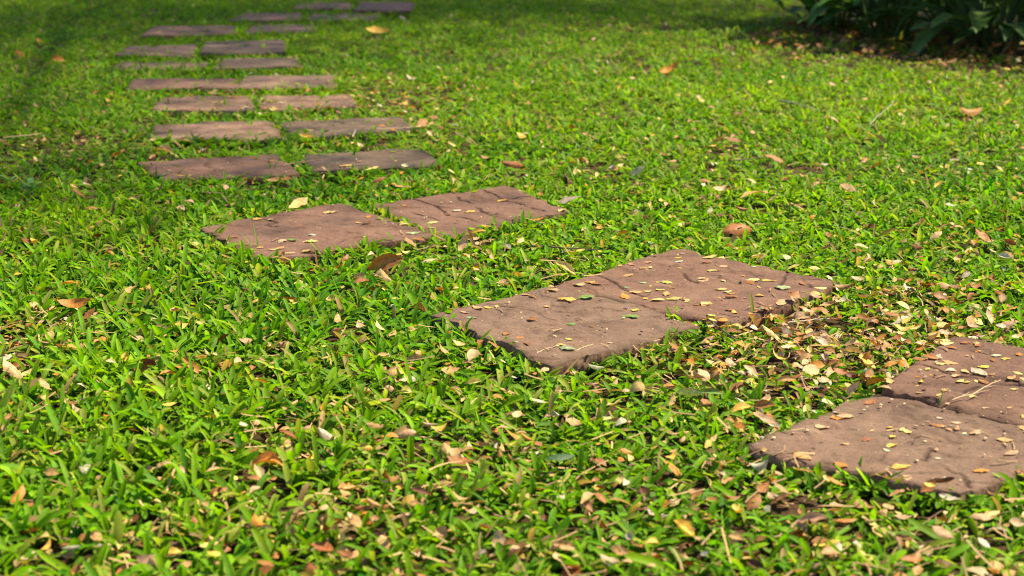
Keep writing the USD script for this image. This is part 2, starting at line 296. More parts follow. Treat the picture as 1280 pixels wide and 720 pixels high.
def rot(yaw, pitch, roll):
    return trimesh.transformations.euler_matrix(roll, pitch, yaw, 'sxyz')[:3, :3]
def tint_for(rng, code, Sg, T):
    c = np.array(COL[code]) * rng.uniform(.70, 1.0) * (1 + rng.normal(0, .05, 3))
    c = np.tile(c, (len(Sg), 1)) * (1 + rng.normal(0, .08, (len(Sg), 1)))
    c[np.abs(Sg) < .01] *= 1.18
    if code in 'yYgl' and rng.random() < .6:
        edge = np.clip((np.abs(Sg) - .4) * rng.uniform(0, 1), 0, 1)[:, None]
        c = c * (1 - edge) + np.array(COL['b']) * edge
    return np.clip(c, 0, .8)

# leaves read off the photograph: x y length(px) colour
LV = """480 332 34 b,97 385 34 o,922 289 36 b,940 248 23 t,899 240 15 p,968 251 20 Y,992 262 19 d,940 228 11 p,1060 237 15 t,1019 234 9 p,927 265 13 b,1075 280 8 p,838 91 21 o,1212 141 24 o,926 146 14 d,915 177 17 b,
897 182 13 t,967 201 23 b,798 218 16 G,1102 177 10 t,1040 150 15 p,1260 130 11 y,1014 95 8 y,472 43 22 y,25 69 10 o,72 77 13 o,641 212 21 b,712 252 21 w,703 262 16 Y,706 340 25 Y,738 358 14 y,724 360 15 p,732 376 22 g,
708 379 22 y,690 366 18 t,851 320 10 p,887 324 18 Y,891 342 14 Y,833 356 15 l,878 352 13 p,822 378 18 Y,843 376 20 l,859 379 11 Y,882 382 18 Y,795 368 16 t,901 364 14 Y,961 354 17 y,978 363 18 G,950 372 12 y,935 353 9 w,
947 330 13 Y,992 341 12 l,1018 343 11 Y,783 362 7 G,804 356 10 G,804 339 13 t,913 374 17 b,914 369 10 o,825 365 12 y,808 367 10 Y,840 362 9 t,956 388 15 G,714 406 12 g,788 398 20 g,666 372 14 b,611 386 11 y,581 392 12 p,
590 399 15 G,711 425 12 l,701 436 11 y,710 440 20 G,650 426 11 o,573 434 14 Y,1126 584 24 y,1115 555 16 y,1116 545 10 y,1109 561 11 w,1264 566 22 p,1219 542 19 p,1256 551 18 t,1226 590 20 o,1117 606 31 p,1121 621 15 t,
1048 521 17 o,1028 533 18 p,955 533 25 p,1056 553 11 t,1195 531 12 p,1088 502 19 b,1105 493 13 t,1066 495 15 p,976 618 21 t,979 630 15 t,1043 609 18 o,1180 611 22 d,1161 618 13 y,1223 472 28 w,1245 448 13 w,1229 465 15 y,
1151 454 21 b,1175 461 11 l,1130 418 19 y,1175 414 19 Y,1274 426 15 p,1063 438 13 p,1082 453 15 o,1095 483 28 b,982 486 17 t,955 518 20 b,1015 430 17 p,996 435 14 t,636 477 17 p,591 486 15 Y,511 466 13 o,481 456 13 t,
625 503 15 o,537 538 15 p,469 541 17 t,506 551 21 p,461 565 15 y,576 583 26 b,584 570 14 t,659 560 15 o,701 583 27 v,673 511 16 w,769 515 19 Y,792 490 23 Y,745 469 15 G,528 622 20 d,455 639 19 b,467 639 17 t,862 502 28 G,
890 497 20 g,1015 656 25 p,1040 682 17 y,1040 703 23 t,762 707 20 p,775 695 17 t,817 692 17 y,1225 657 20 p,1178 672 20 p,705 695 22 t,1270 665 15 p,206 586 20 p,330 584 34 o,17 474 24 p,57 494 16 t,64 535 14 l,185 709 24 p,
90 692 18 w,225 599 15 p,270 600 17 t,238 470 20 o,213 518 13 y,172 430 15 p,98 245 15 o,114 267 12 o,33 308 13 b,139 322 10 o,283 387 15 Y,319 380 10 y,369 381 14 y,323 276 14 y,339 275 10 Y,364 301 19 g,388 303 17 Y,
342 313 13 Y,413 267 18 Y,448 279 8 Y,517 294 17 G,571 263 13 w,587 264 15 y,628 250 14 y,541 277 14 Y,505 282 16 Y,608 283 14 y,597 294 15 y,672 280 12 o,505 236 16 t,485 227 18 b,433 237 10 y,373 260 26 Y,513 308 17 t,
579 313 18 p,385 315 16 t,505 319 12 Y,205 193 22 t,217 195 11 l,384 175 17 y,176 171 14 y,226 216 9 y,432 206 17 y,465 217 13 Y,510 213 12 w,343 232 14 t,473 230 14 b,528 156 17 b,200 216 15 v,386 161 12 Y,231 181 11 t,
374 90 11 y,514 100 10 w,503 24 8 w,1218 365 15 b,1146 312 12 b,1072 352 13 p,1054 366 17 t,1030 392 16 b,1110 392 20 Y,1164 398 17 w,1088 405 14 o,940 402 14 p,905 415 16 y,1000 398 18 p,1022 378 14 p,1035 385 15 t,
1228 300 18 t,1262 308 13 b,1196 330 14 t,1170 300 13 p,1240 318 11 p,1120 330 14 p,1045 300 10 y,985 440 15 p,962 420 17 Y,884 432 15 p,845 440 16 b,1180 420 14 p,1050 475 15 b,870 480 15 t,940 470 18 p"""
leaves = []  # dicts
rl = np.random.default_rng(11)
for it in LV.replace('\n', '').split(','):
    px, py, ln, c = it.split(); px, py, ln = float(px), float(py), float(ln)
    g = at(px, py, 0.004); zz, s = surface_z(g[:1], g[1:]); zz, s = zz[0], s[0]
    d = slant(*g); yaw = rl.normal(0, .45) + (math.pi if rl.random() < .5 else 0)
    leaves.append(dict(x=g[0], y=g[1], L=ln * d / FPX * (1.1 if s >= 0 else 1.45), W=ln * d / FPX * rl.uniform(.52, .8), c=c, yaw=yaw, s=s, z=(zz + .001) if s >= 0 else rl.uniform(.010, .024), hand=True))
def scatter_leaves(rng, n, weight, lo=-.022, hi=.012, near=2.0, far=12.8, bare=.85, box=(-40, 2, 1320, 760)):
    out = []
    while len(out) < n:
        px, py = rng.uniform(box[0], box[2]), rng.uniform(box[1], box[3])
        g = at(px, py)
        y_ok = near < g[1] < far
        if not y_ok or rng.random() > weight(g[0], g[1]): continue
        zz, s = surface_z(g[:1], g[1:]); s = s[0]
        if s >= 0 and rng.random() < bare: continue
        L = rng.choice([.014, .020, .027, .036]) * rng.uniform(.85, 1.2)
        c = rng.choice(list('pptttbbbodyYYw'))
        out.append(dict(x=g[0], y=g[1], L=L, W=L * rng.uniform(.48, .75), c=c, yaw=rng.uniform(0, 6.3), s=s, z=zz[0] + .001 if s >= 0 else zz[0] + .046 + rng.uniform(lo, hi), hand=False))
    return out
wt = lambda x, y: float(np.clip((.26 if y > 2.9 else .10) + .5 * thinness(x, y), 0, 1))
leaves += scatter_leaves(rl, 1600, wt)
leaves += scatter_leaves(rl, 90, lambda x, y: 1.0, bare=.1, box=(205, 116, 470, 141)) + scatter_leaves(rl, 110, lambda x, y: 1.0, box=(430, 95, 590, 165)) + scatter_leaves(rl, 60, lambda x, y: 1.0, bare=.5, box=(1060, 415, 1290, 500)) + scatter_leaves(rl, 240, lambda x, y: 1.0, -.012, .012, bare=.96, box=(880, 355, 1270, 480))
slab_bits = scatter_leaves(rl, 28, lambda x, y: 1.0, bare=0, box=(770, 325, 950, 400)) + scatter_leaves(rl, 22, lambda x, y: 1.0, bare=.1, box=(1085, 470, 1290, 545))
for e in slab_bits: e['L'] *= .7; e['W'] *= .7; e['c'] = 'YYytpYlw'[int(abs(e['yaw']) * 1e4) % 8]
leaves += slab_bits
bed = lambda x, y: 1.0 if (x - 2.9) ** 2 / 1.6 ** 2 + (y - 9.3) ** 2 / 1.6 ** 2 < 1 and y > 8.2 - .9 * (x - 2.6) else 0.0
litter = scatter_leaves(np.random.default_rng(14), 420, bed, -.03, .0)
for e in litter: e['c'] = 'bbodbt'[int(e['yaw'] * 1e4) % 6]; e['L'] *= 1.7; e['W'] *= 1.8
under = scatter_leaves(np.random.default_rng(12), 3000, lambda x, y: float(np.clip(.25 + thinness(x, y), 0, 1)), -.044, -.012)

def place_leaf(rng, e, ns, nw):
    flat = e['s'] >= 0
    v, f, Sg, T = leaf_mesh(rng, e['L'], e['W'], ns, nw, bend=rng.normal(0, .15 if flat else .5), cup=rng.normal(0, .14) if flat else None)
    tilt = .05 if flat else .33
    v = v @ rot(e['yaw'], rng.normal(0, tilt), rng.normal(0, tilt)).T
    if not flat and e['hand']:
        v = v @ trimesh.transformations.rotation_matrix(rng.uniform(.15, .5), [1, 0, 0])[:3, :3].T   # propped up on the blades
    if flat: v[:, 2] -= v[:, 2].min() * .8
    v += [e['x'], e['y'], e['z']]
    return v, f, tint_for(rng, e['c'], Sg, T)
for e in leaves: e['size'] = e['L'] * e['W'] / slant(e['x'], e['y']) ** 2 * (2 if e['hand'] else 1)
def inframe(e):
    px, py = pixel(e['x'], e['y'], e['z']); return 2 < px < 1278 and 2 < py < 718
leaves.sort(key=lambda e: -e['size'] if inframe(e) else 0)
chosen, rest = leaves[:300], leaves[300:]
# labels: colour, size, what it lies on or beside, then the order from the left among its like
def where(e):
    p = shapely.Point(e['x'], e['y'])
    nm = lambda k: SLABS[k][2].split(' stone of the ')[1].replace(' step', "-step") + ' ' + SLABS[k][2].split()[0] + ' stone'
    if e['s'] >= 0: return 'on ' + nm(e['s'])
    k = min(range(len(SLABS)), key=lambda k: SLABS[k][0].distance(p)); d = SLABS[k][0].distance(p)
    px, py = pixel(e['x'], e['y']); cx, cy = pixel(*SLABS[k][0].centroid.coords[0])
    if d < .28:
        w_, h_ = np.ptp([pixel(a_, b_)[0] for a_, b_ in SLABS[k][0].exterior.coords]) / 2, np.ptp([pixel(a_, b_)[1] for a_, b_ in SLABS[k][0].exterior.coords]) / 2
        dx, dy = (px - cx) / w_, (py - cy) / h_
        return f"in grass {('right of' if dx > 0 else 'left of') if abs(dx) > abs(dy) else ('in front of' if dy > 0 else 'behind')} {nm(k)}"
    z = 'far lawn' if py < 130 else 'middle lawn' if py < 320 else 'near lawn' if py < 530 else 'foreground lawn'
    return f'in the {"far left" if px < 215 else "left" if px < 430 else "central" if px < 860 else "right" if px < 1070 else "far right"} {z}'
fam = {}
for e in chosen:
    e['lab'] = f"{'large' if e['L'] > .042 else 'small' if e['L'] < .022 else 'fallen'} {WORD[e['c']]} leaf " + where(e)
    fam.setdefault(e['lab'], []).append(e)
ORD = ['leftmost'] + [w + ' from left' for w in 'second third fourth fifth sixth seventh eighth ninth tenth eleventh twelfth thirteenth fourteenth fifteenth sixteenth seventeenth eighteenth nineteenth twentieth'.split()]
for lab, es in fam.items():
    es.sort(key=lambda e: pixel(e['x'], e['y'])[0])
    for n, e in enumerate(es):
        if len(es) == 2: e['lab'] += (', the left one', ', the right one')[n]
        elif len(es) > 2: e['lab'] += ', ' + (ORD[n] if n < len(es) - 1 else 'rightmost')
rb = np.random.default_rng(13)
for e in chosen:
    v, f, tn = place_leaf(rb, e, 8, 2)
    stem = np.array([[0, 0, 0]])
    tag(obj('fallen_leaf', (v, f), M_LEAF, smooth=True, tint=tn), e['lab'], 'leaf', 'fallen leaves on the lawn and the stepping stones')
def joined(items):
    vs, fs, ts, o = [], [], [], 0
    for v, f, t in items:
        vs.append(v); fs.append(f + o); ts.append(t); o += len(v)
    return (np.vstack(vs), np.vstack(fs)), np.vstack(ts)
mesh, tn = joined([place_leaf(rb, e, 5, 1) for e in rest + under + litter])
tag(obj('leaf_litter', mesh, M_LEAF, smooth=True, tint=tn), 'small dry brown and tan leaves sunk between the grass blades', 'leaf litter', kind='stuff')

# ------------------------------------------------------------------ grass
def grass_points(rng, dens, xr, yr):
    n = int((xr[1] - xr[0]) * (yr[1] - yr[0]) * dens)
    return rng.uniform(*xr, n), rng.uniform(*yr, n)
LX = np.array([[e['x'], e['y'], e['L']] for e in chosen if e['s'] < 0])
tree_l = cKDTree(LX[:, :2])
def sprigs(rng, dens, y0, y1):
    xm = lambda y: 0.345 * y + 2.0
    x, y = grass_points(rng, dens, (-xm(y1), xm(y1)), (y0, y1))
    k = (np.abs(x) < xm(y)) & (rng.random(len(x)) < np.where(np.abs(x) < .345 * y + .5, 1, .55)); x, y = x[k], y[k]
    for poly, *_ in SLABS:                                            # sprigs crowd against the sides of the slabs
        if not y0 < poly.centroid.y < y1: continue
        ln = poly.exterior.length; m = int(ln * 260); q = poly.exterior.coords
        t = rng.uniform(0, ln, m); b = shapely.line_interpolate_point(poly.exterior, t); cx, cy = poly.centroid.x, poly.centroid.y
        bx, by = shapely.get_x(b), shapely.get_y(b); l = np.hypot(bx - cx, by - cy); o = rng.uniform(.0, .035, m); kk = rng.random(m) < np.clip(5 * (fb(bx, by, 6, 2, 300) - .38), .12, 1) * np.where((by < cy) & (bx < cx), 2.4, np.where(by < cy, .8 if poly.centroid.y < 6.6 else 1.5, .5)); bx, by, l, o = bx[kk], by[kk], l[kk], o[kk]
        x, y = np.concatenate([x, bx + (bx - cx) / l * o]), np.concatenate([y, by + (by - cy) / l * o])
    th = thinness(x, y)
    k = rng.random(len(x)) > th * .97; x, y, th = x[k], y[k], th[k]
    clump = fb(x, y, 9, 2, 77)
    k = rng.random(len(x)) < np.clip(.45 + 1.6 * (clump - .3), .15, 1); x, y, th = x[k], y[k], th[k]
    s = on_slab(x, y, -.004)
    ov = np.array([sl[3] for sl in SLABS] + [1.0])
    k = rng.random(len(x)) < ov[s]; x, y, th, s = x[k], y[k], th[k], s[k]
    d, i = tree_l.query(np.column_stack([x, y]))
    k = ~((d < LX[i, 2] * .6) & (rng.random(len(x)) < .85)); x, y, th, s = x[k], y[k], th[k], s[k]
    z = soil_z(x, y); z0 = np.array([sl[1] for sl in SLABS] + [0])
    z = np.where(s >= 0, z0[s] - .02, z)
    return x, y, z, th
def blades(rng, dens, y0, y1, detail, per):
    x, y, z, th = sprigs(rng, dens, y0, y1)
    n = len(x)
    # taller, more upright grass at the left, short and flat elsewhere
    px, py = pixel(x, y)
    tall = np.clip(1.0 - (px - 260) / 420, 0, 1) * np.clip((py - 230) / 120, 0, 1)
    tall = np.maximum(tall * .85, .5 * np.clip(fb(x, y, 2.6, 2, 91) - .5, 0, 1) * 2)
    rep = lambda a_: np.repeat(a_, per)
    N = n * per
    az0 = rng.uniform(0, 2 * np.pi, n); az = rep(az0) + np.tile(np.arange(per) * 2 * np.pi / per * 1.0, n) + rng.normal(0, .45, N)
    tl, tt = rep(tall), rep(th)
    L = rng.gamma(8, .027 / 8, N) * (1 + .62 * tl) + .009
    W = rng.normal(.0094, .0026, N).clip(.003, .015) * (1 + .15 * tl)
    el = np.radians(rng.normal(31, 21, N) + 15 * tl).clip(.05, 1.45)
    cv = rng.normal(.75, .5, N).clip(-.2, 2.2)
    base = np.column_stack([rep(x), rep(y), rep(z)]) + np.column_stack([rng.normal(0, .004, N), rng.normal(0, .004, N), rng.uniform(.0, .019, N) * (1 + .4 * tl)])
    roll = rng.normal(0, .4, N)
    if detail: ts, ws = np.array([0, .22, .5, .78, .93, 1.0]), np.array([.55, .9, 1., .88, .55, .05])
    else: ts, ws = np.array([0, .35, .75, 1.0]), np.array([.6, 1., .85, .1])
    pos = np.zeros((N, len(ts), 3)); tan = np.zeros((N, len(ts), 3))
    p = base.copy(); pos[:, 0] = p
    for k_ in range(len(ts)):
        e_ = el - cv * ts[k_] ** 1.3
        tan[:, k_] = np.column_stack([np.cos(e_) * np.cos(az), np.cos(e_) * np.sin(az), np.sin(e_)])
        if k_: p = p + (tan[:, k_] + tan[:, k_ - 1]) * .5 * (L * (ts[k_] - ts[k_ - 1]))[:, None]; pos[:, k_] = p
    # keep blades above the soil
    pos[..., 2] = np.maximum(pos[..., 2], rep(z)[:, None] + .002 + .004 * rng.random((N, 1)))
    side = np.column_stack([-np.sin(az), np.cos(az), np.zeros(N)])[:, None, :] * np.ones((1, len(ts), 1))
    nrm = np.cross(tan, side)
    c_, s_ = np.cos(roll)[:, None, None], np.sin(roll)[:, None, None]
    sd = side * c_ + nrm * s_; nm = nrm * c_ - side * s_
    hw = (W[:, None] / 2 * ws)[..., None]
    # colour of each blade
    u = rng.random(N)
    hue = rng.normal(0, 1, N)
    patch = rep(fb(x, y, 1.4, 3, 55) - .5)
    c = np.array([.126, .262, .001]) * (1 + np.column_stack([.24 * hue, .12 * hue, .05 * hue]))
    c = c * rng.uniform(.62, 1.25, N)[:, None] * (1 + .8 * patch[:, None] * np.array([1.5, .7, .2]))
    yel = u < .13 + .18 * tt; c[yel] = np.array([.24, .29, .035]) * rng.uniform(.7, 1.2, (yel.sum(), 1))
    dead = u > .965 - .10 * tt; c[dead] = np.array([.34, .225, .10]) * rng.uniform(.55, 1.15, (dead.sum(), 1))
    c = np.clip(c, .006, .7)
    if detail:
        rows = [pos - sd * hw - nm * hw * -.28, pos + nm * hw * -.22, pos + sd * hw - nm * hw * -.28]
    else: rows = [pos - sd * hw, pos + sd * hw]
    m = len(rows); v = np.stack(rows, 2).reshape(-1, 3); K = len(ts)
    idx = np.arange(K * m).reshape(K, m); q = np.stack([idx[:-1, :-1], idx[:-1, 1:], idx[1:, 1:], idx[1:, :-1]], -1).reshape(-1, 4)
    f1 = np.vstack([q[:, [0, 1, 2]], q[:, [0, 2, 3]]])
    f = (f1[None] + (np.arange(N) * K * m)[:, None, None]).reshape(-1, 3)
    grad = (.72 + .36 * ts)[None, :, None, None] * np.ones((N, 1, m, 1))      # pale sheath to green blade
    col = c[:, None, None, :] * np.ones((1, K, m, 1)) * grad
    if detail: col[:, :, 1] *= 1.12
    return v, f, col.reshape(-1, 3)
rg = np.random.default_rng(21)
parts = [blades(rg, 2300, 1.55, 5.0, True, 4), blades(rg, 1500, 5.0, 8.2, False, 4), blades(rg, 950, 8.2, 14.8, False, 4)]
mesh, tn = joined(parts)
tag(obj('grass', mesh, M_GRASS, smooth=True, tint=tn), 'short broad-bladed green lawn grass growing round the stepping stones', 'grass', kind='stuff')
print('grass tris', len(mesh[1]))

# ------------------------------------------------------------------ dry thatch and crumbs
def straw(rng, n):
    items = []
    while len(items) < n:
        g = at(rng.uniform(-20, 1300), rng.uniform(60, 730))
        if rng.random() > .12 + thinness(*g) or not 1.9 < g[1] < 9: continue
        zz, s = surface_z(g[:1], g[1:])
        if s[0] >= 0 and rng.random() < .8: continue
        L, w = rng.uniform(.015, .06), rng.uniform(.0008, .002); yaw = rng.uniform(0, 6.3); t = np.linspace(-.5, .5, 4)
        b = rng.normal(0, .25); d = np.array([math.cos(yaw), math.sin(yaw)]); nn = np.array([-d[1], d[0]])
        cxy = g + np.outer(t * L, d) + np.outer(b * L * t ** 2, nn)
        z = (zz[0] + .003 + (0 if s[0] >= 0 else rng.uniform(.004, .045))) + t * L * (0 if s[0] >= 0 else rng.normal(0, .3))
        v = np.concatenate([np.column_stack([cxy - nn * w, z]), np.column_stack([cxy + nn * w, z + w * .6])])
        f = np.array([[k, k + 1, k + 5] for k in range(3)] + [[k, k + 5, k + 4] for k in range(3)])
        c = np.array([.36, .22, .09]) * rng.uniform(.35, 1.1)
        items.append((v, f, np.tile(c, (8, 1))))
    return joined(items)
mesh, tn = straw(np.random.default_rng(31), 1700)
tag(obj('dry_thatch', mesh, M_TWIG, smooth=False, tint=tn), 'thin dry straw and dead grass stalks among the lawn', 'thatch', kind='stuff')
rc = np.random.default_rng(33); items = []
for k, (poly, z0, *_) in enumerate(SLABS):
    d = slant(*poly.centroid.coords[0]); n = int(150 * (4 / d) ** 1.3) if k < 12 else 12
    bx = poly.bounds
    for _ in range(n):
        x, y = rc.uniform(bx[0], bx[2]), rc.uniform(bx[1], bx[3])
        if not shapely.contains_xy(poly, x, y): continue
        s = rc.choice([.0016, .0024, .004, .006], p=[.4, .3, .2, .1])
        v = trimesh.creation.icosphere(0).vertices * s * rc.uniform(.5, 1.2, (12, 3)) * [1, .7, .35]
        v = v @ rot(rc.uniform(0, 6.3), 0, 0).T + [x, y, z0 + relief(np.array(x), np.array(y)) + .004]
        c = np.array([(.42, .28, .17), (.5, .38, .22), (.10, .05, .03), (.3, .16, .08), (.5, .42, .2)][rc.integers(5)]) * rc.uniform(.7, 1.1)
        items.append((v, trimesh.creation.icosphere(0).faces, np.tile(c, (12, 1))))
mesh, tn = joined(items)
tag(obj('crumbs', mesh, M_LEAF, smooth=False, tint=tn), 'tiny crumbs of grit and dry leaf strewn over the slabs', 'debris', kind='stuff')

# ------------------------------------------------------------------ twigs
def tube(pts, radii, sides=7):
    import sys; sys.path.insert(0, '/opt/lang')
    p = np.asarray(pts, float); t = np.gradient(p, axis=0); t /= np.linalg.norm(t, axis=1, keepdims=True) + 1e-12
    a_ = np.cross(t, np.where(np.abs(t[:, 2:]) < .9, [0, 0, 1.], [1., 0, 0])); a_ /= np.linalg.norm(a_, axis=1, keepdims=True); b_ = np.cross(t, a_)
    an = np.arange(sides) * 2 * np.pi / sides
    v = p[:, None] + np.broadcast_to(radii, (len(p),))[:, None, None] * (np.cos(an)[None, :, None] * a_[:, None] + np.sin(an)[None, :, None] * b_[:, None])
    v = np.vstack([v.reshape(-1, 3), p[:1], p[-1:]]); n = len(p)
    i_, j_ = np.meshgrid(np.arange(n - 1), np.arange(sides), indexing='ij'); j2 = (j_ + 1) % sides
    q = np.stack([i_ * sides + j_, i_ * sides + j2, (i_ + 1) * sides + j2, (i_ + 1) * sides + j_], -1).reshape(-1, 4)
    k = np.arange(sides); k2 = (k + 1) % sides
    f = np.vstack([q[:, [0, 1, 2]], q[:, [0, 2, 3]], np.stack([k2, k, np.full(sides, n * sides)], 1), np.stack([(n - 1) * sides + k, (n - 1) * sides + k2, np.full(sides, n * sides + 1)], 1)])
    return v, f
def twig(name, label, pxs, z, r, col, group=None, branch=None, rng=np.random.default_rng(41)):
    P = np.array([[*at(a_, b_, c_), c_] for (a_, b_), c_ in zip(pxs, z)])
    t = np.linspace(0, len(P) - 1, 14); Q = np.column_stack([np.interp(t, np.arange(len(P)), P[:, k]) for k in range(3)]) + rng.normal(0, r * .45, (14, 3))
    loc = Q[0].copy(); x = thing(name, label, 'twig', loc, group)
    v, f = tube(Q - loc, np.linspace(r, r * .55, 14)); obj('stem', (v, f), M_TWIG, x, 40, np.tile(col, (len(v), 1)))
    for fr, d, l in branch or []:
        b0 = Q[int(fr * 13)]; b1 = b0 + np.array(d) * l; v, f = tube(np.linspace(b0, b1, 5) - loc + rng.normal(0, r * .2, (5, 3)), np.linspace(r * .6, r * .3, 5))
        obj('side_shoot', (v, f), M_TWIG, x, 40, np.tile(col, (len(v), 1)))
twig('twig', 'dark slender twig slanting out from the front corner of the second step', [(884,398),(905,414),(925,430),(945,447)], [.012, .012, .006, -.005], .0022, (.10, .065, .045), branch=[(.72, (.5, .5, .4), .015)])
twig('twig', 'thin brown twig in the right lawn beyond the second step', [(1049,247),(1065,262),(1085,277)], [.022, .018, .008], .0016, (.22, .15, .09))
twig('twig', 'pale grey twig lying in the far right lawn, left of the bent twig', [(974,125),(995,129),(1025,138)], [.026, .026, .016], .0026, (.24, .21, .17))
twig('twig', 'short bent grey twig standing in the far right lawn', [(1087,156),(1097,145),(1115,130)], [.0, .02, .04], .0026, (.22, .20, .17))
twig('twig', 'short dark twig beside a curled brown leaf in the right lawn', [(918,201),(945,197),(980,192)], [.02, .02, .02], .002, (.07, .04, .025), branch=[(.5, (.6, -.4, .3), .03)])
twig('twig', 'dark brown twig lying behind the right stone of the second step', [(664,307),(700,309),(748,312)], [.004, .008, .006], .0028, (.09, .05, .03))
twig('twig', 'pale twig lying right of the second step among dry leaves', [(985,404),(1010,400),(1036,398)], [.0, .003, .0], .002, (.36, .28, .2))
twig('twig', 'white forked stalk standing on the right stone of the fifth step', [(441,171),(444,163),(442,157)], [.008, .02, .04], .0017, (.5, .42, .33))
twig('twig', 'long straw lying across the right end of the fifth step', [(472,161),(500,160),(526,158)], [.012, .014, .012], .0018, (.5, .36, .19))
twig('twig', 'brown twig lying in the gap of the fourth step', [(352,207),(372,203),(402,200)], [.014, .016, .014], .0026, (.16, .1, .06), branch=[(.4, (.8, .3, .15), .04)])
twig('twig', 'brown twig lying in the grass below the third step', [(225,357),(262,365),(300,372)], [-.01, -.004, -.01], .0022, (.12, .06, .03))
twig('twig', 'dry straw bundle lying on the right stone of the nearest step', [(1190,500),(1218,491),(1250,474)], [.019, .023, .019], .0014, (.42, .28, .15), branch=[(.2, (.7, .5, .1), .035), (.5, (.8, .3, .1), .045), (.7, (.9, .2, .05), .03), (.35, (-.6, .3, .1), .03)])
twig('twig', 'straw stalk in the left lawn below the shaded brown strip', [(4,172),(25,170),(52,167)], [.02, .024, .02], .0022, (.5, .36, .16))
twig('twig', 'pair of thin straws on the left stone of the second step', [(671,441),(682,436),(698,432)], [.008, .011, .009], .0009, (.5, .38, .22), branch=[(.1, (-.2, .6, .1), .03)])
twig('twig', 'short straw near the front of the left stone of the second step', [(720,438),(730,434),(742,430)], [.008, .01, .009], .0009, (.52, .4, .2))

# ------------------------------------------------------------------ small plants in the lawn
def long_leaf(L, W, el, cv, az, base, ns=9, fold=.25, prof=None, wav=0, rng=None):
    t = np.linspace(0, 1, ns); w = (np.sin(np.pi * (.04 + .96 * t) ** .8) ** .8 if prof is None else prof(t)); w[-1] = .03
    e = el - cv * t ** 1.2; tan = np.column_stack([np.cos(e) * math.cos(az), np.cos(e) * math.sin(az), np.sin(e)])
    p = np.zeros((ns, 3)); p[1:] = np.cumsum((tan[1:] + tan[:-1]) / 2 * L / (ns - 1), 0); p += base
    sd = np.array([-math.sin(az), math.cos(az), 0]); nm = np.cross(tan, sd); hw = (W / 2 * w)[:, None]
    wv = (wav * W * np.sin(t * 17 + az * 3))[:, None] * nm
    rows = [p - sd * hw + nm * hw * fold + wv, p - sd * hw * .5 + nm * hw * fold * .35, p, p + sd * hw * .5 + nm * hw * fold * .35, p + sd * hw + nm * hw * fold - wv]
    v = np.stack(rows, 1).reshape(-1, 3); idx = np.arange(ns * 5).reshape(ns, 5); q = np.stack([idx[:-1, :-1], idx[:-1, 1:], idx[1:, 1:], idx[1:, :-1]], -1).reshape(-1, 4)
    return v, np.vstack([q[:, [0, 1, 2]], q[:, [0, 2, 3]]]), p
g = at(325, 331, -.04); x = thing('grass_sprout', 'two tall bent grass blades rising before the left stone of the third step', 'grass sprout', (*g, -.045))
for az, L, el, cv in ((2.0, .125, 1.35, .5), (2.6, .115, 1.25, .75), (.6, .05, .8, .5), (3.6, .06, .7, .6)):
    v, f, _ = long_leaf(L, .0052, el, cv, az, np.zeros(3), 8, .3, lambda t: 1 - .8 * t ** 2)
    obj('blade', (v, f), M_GRASS, x, True, np.tile((.13, .25, .03), (len(v), 1)))
rw = np.random.default_rng(51)
for (px, py), n, hh, lab in (((40, 244), 7, .055, 'pale green round-leaved weed seedling in the left lawn'), ((12, 232), 5, .04, 'small round-leaved weed at the left edge of the lawn')):
    g = at(px, py, -.03); x = thing('weed_seedling', lab, 'weed', (*g, -.045))
    v, f = tube(np.array([[0, 0, 0], [.003, 0, hh * .5], [.0, .004, hh]]), [.0016, .0013, .001]); obj('stem', (v, f), M_PLANT, x, True, np.tile((.10, .2, .05), (len(v), 1)))
    for k in range(n):
        az = k * 2.4 + rw.normal(0, .3); v, f, _ = long_leaf(.034 * rw.uniform(.8, 1.2), .02, .75, .6, az, np.array([.004 * math.cos(az), .004 * math.sin(az), hh * (.45 + .55 * k / n)]), 7, .15)
        obj('leaf', (v, f), M_PLANT, x, True, np.tile(np.array((.16, .31, .09)) * rw.uniform(.8, 1.1), (len(v), 1)))

# ------------------------------------------------------------------ broad-leaved plants at the far right
rp_ = np.random.default_rng(61)
def shrub(name, label, cat, loc, n, Lr, Wr, hr, spread, group=None, tone=(.042, .108, .014), low=0):
    z = float(soil_z(*loc)); x = thing(name, label, cat, (*loc, z), group)
    for k in range(n):
        az = k * 2.39996 + rp_.normal(0, .35); h = rp_.uniform(*hr); out = spread * math.sqrt(rp_.random())
        root = np.array([math.cos(az), math.sin(az), 0]) * out * .35; top = np.array([math.cos(az) * out, math.sin(az) * out, h])
        is_low = k < low
        if is_low: az = rp_.uniform(2.4, 5.4); top = np.array([math.cos(az) * spread * .8, math.sin(az) * spread * .8, rp_.uniform(.10, .22)]); root = top * [.3, .3, 0]
        mid = (root + top) / 2 + [0, 0, h * .12]
        v, f = tube(np.array([root, mid, top]), [.009, .007, .004], 6); st = obj('stalk', (v, f), M_PLANT, x, True, np.tile((.07, .12, .03), (len(v), 1)))
        L, W = rp_.uniform(*Lr), rp_.uniform(*Wr)
        v, f, _ = long_leaf(L, W, rp_.uniform(.2, .5) if is_low else rp_.uniform(.25, 1.1), rp_.uniform(.5, 1.0) if is_low else rp_.uniform(.6, 1.9), az + rp_.normal(0, .3), top, 11, rp_.uniform(.15, .4), None, .03)
        c = np.tile(np.array(tone) * rp_.uniform(.75, 1.45) * (1 + rp_.normal(0, .08, 3)), (len(v), 1)); c.reshape(11, 5, 3)[:, 2] *= 1.5
        obj('leaf', (v, f), M_PLANT, x, True, c)
GR = 'broad-leaved plants in the shaded bed'
shrub('broadleaf_plant', 'leafy plant at the left end of the shaded bed, sunlit wavy leaf at its foot', 'plant', (2.2, 10.8), 44, (.3, .5), (.10, .16), (.1, .75), .42, GR, (.05, .12, .02), 7)
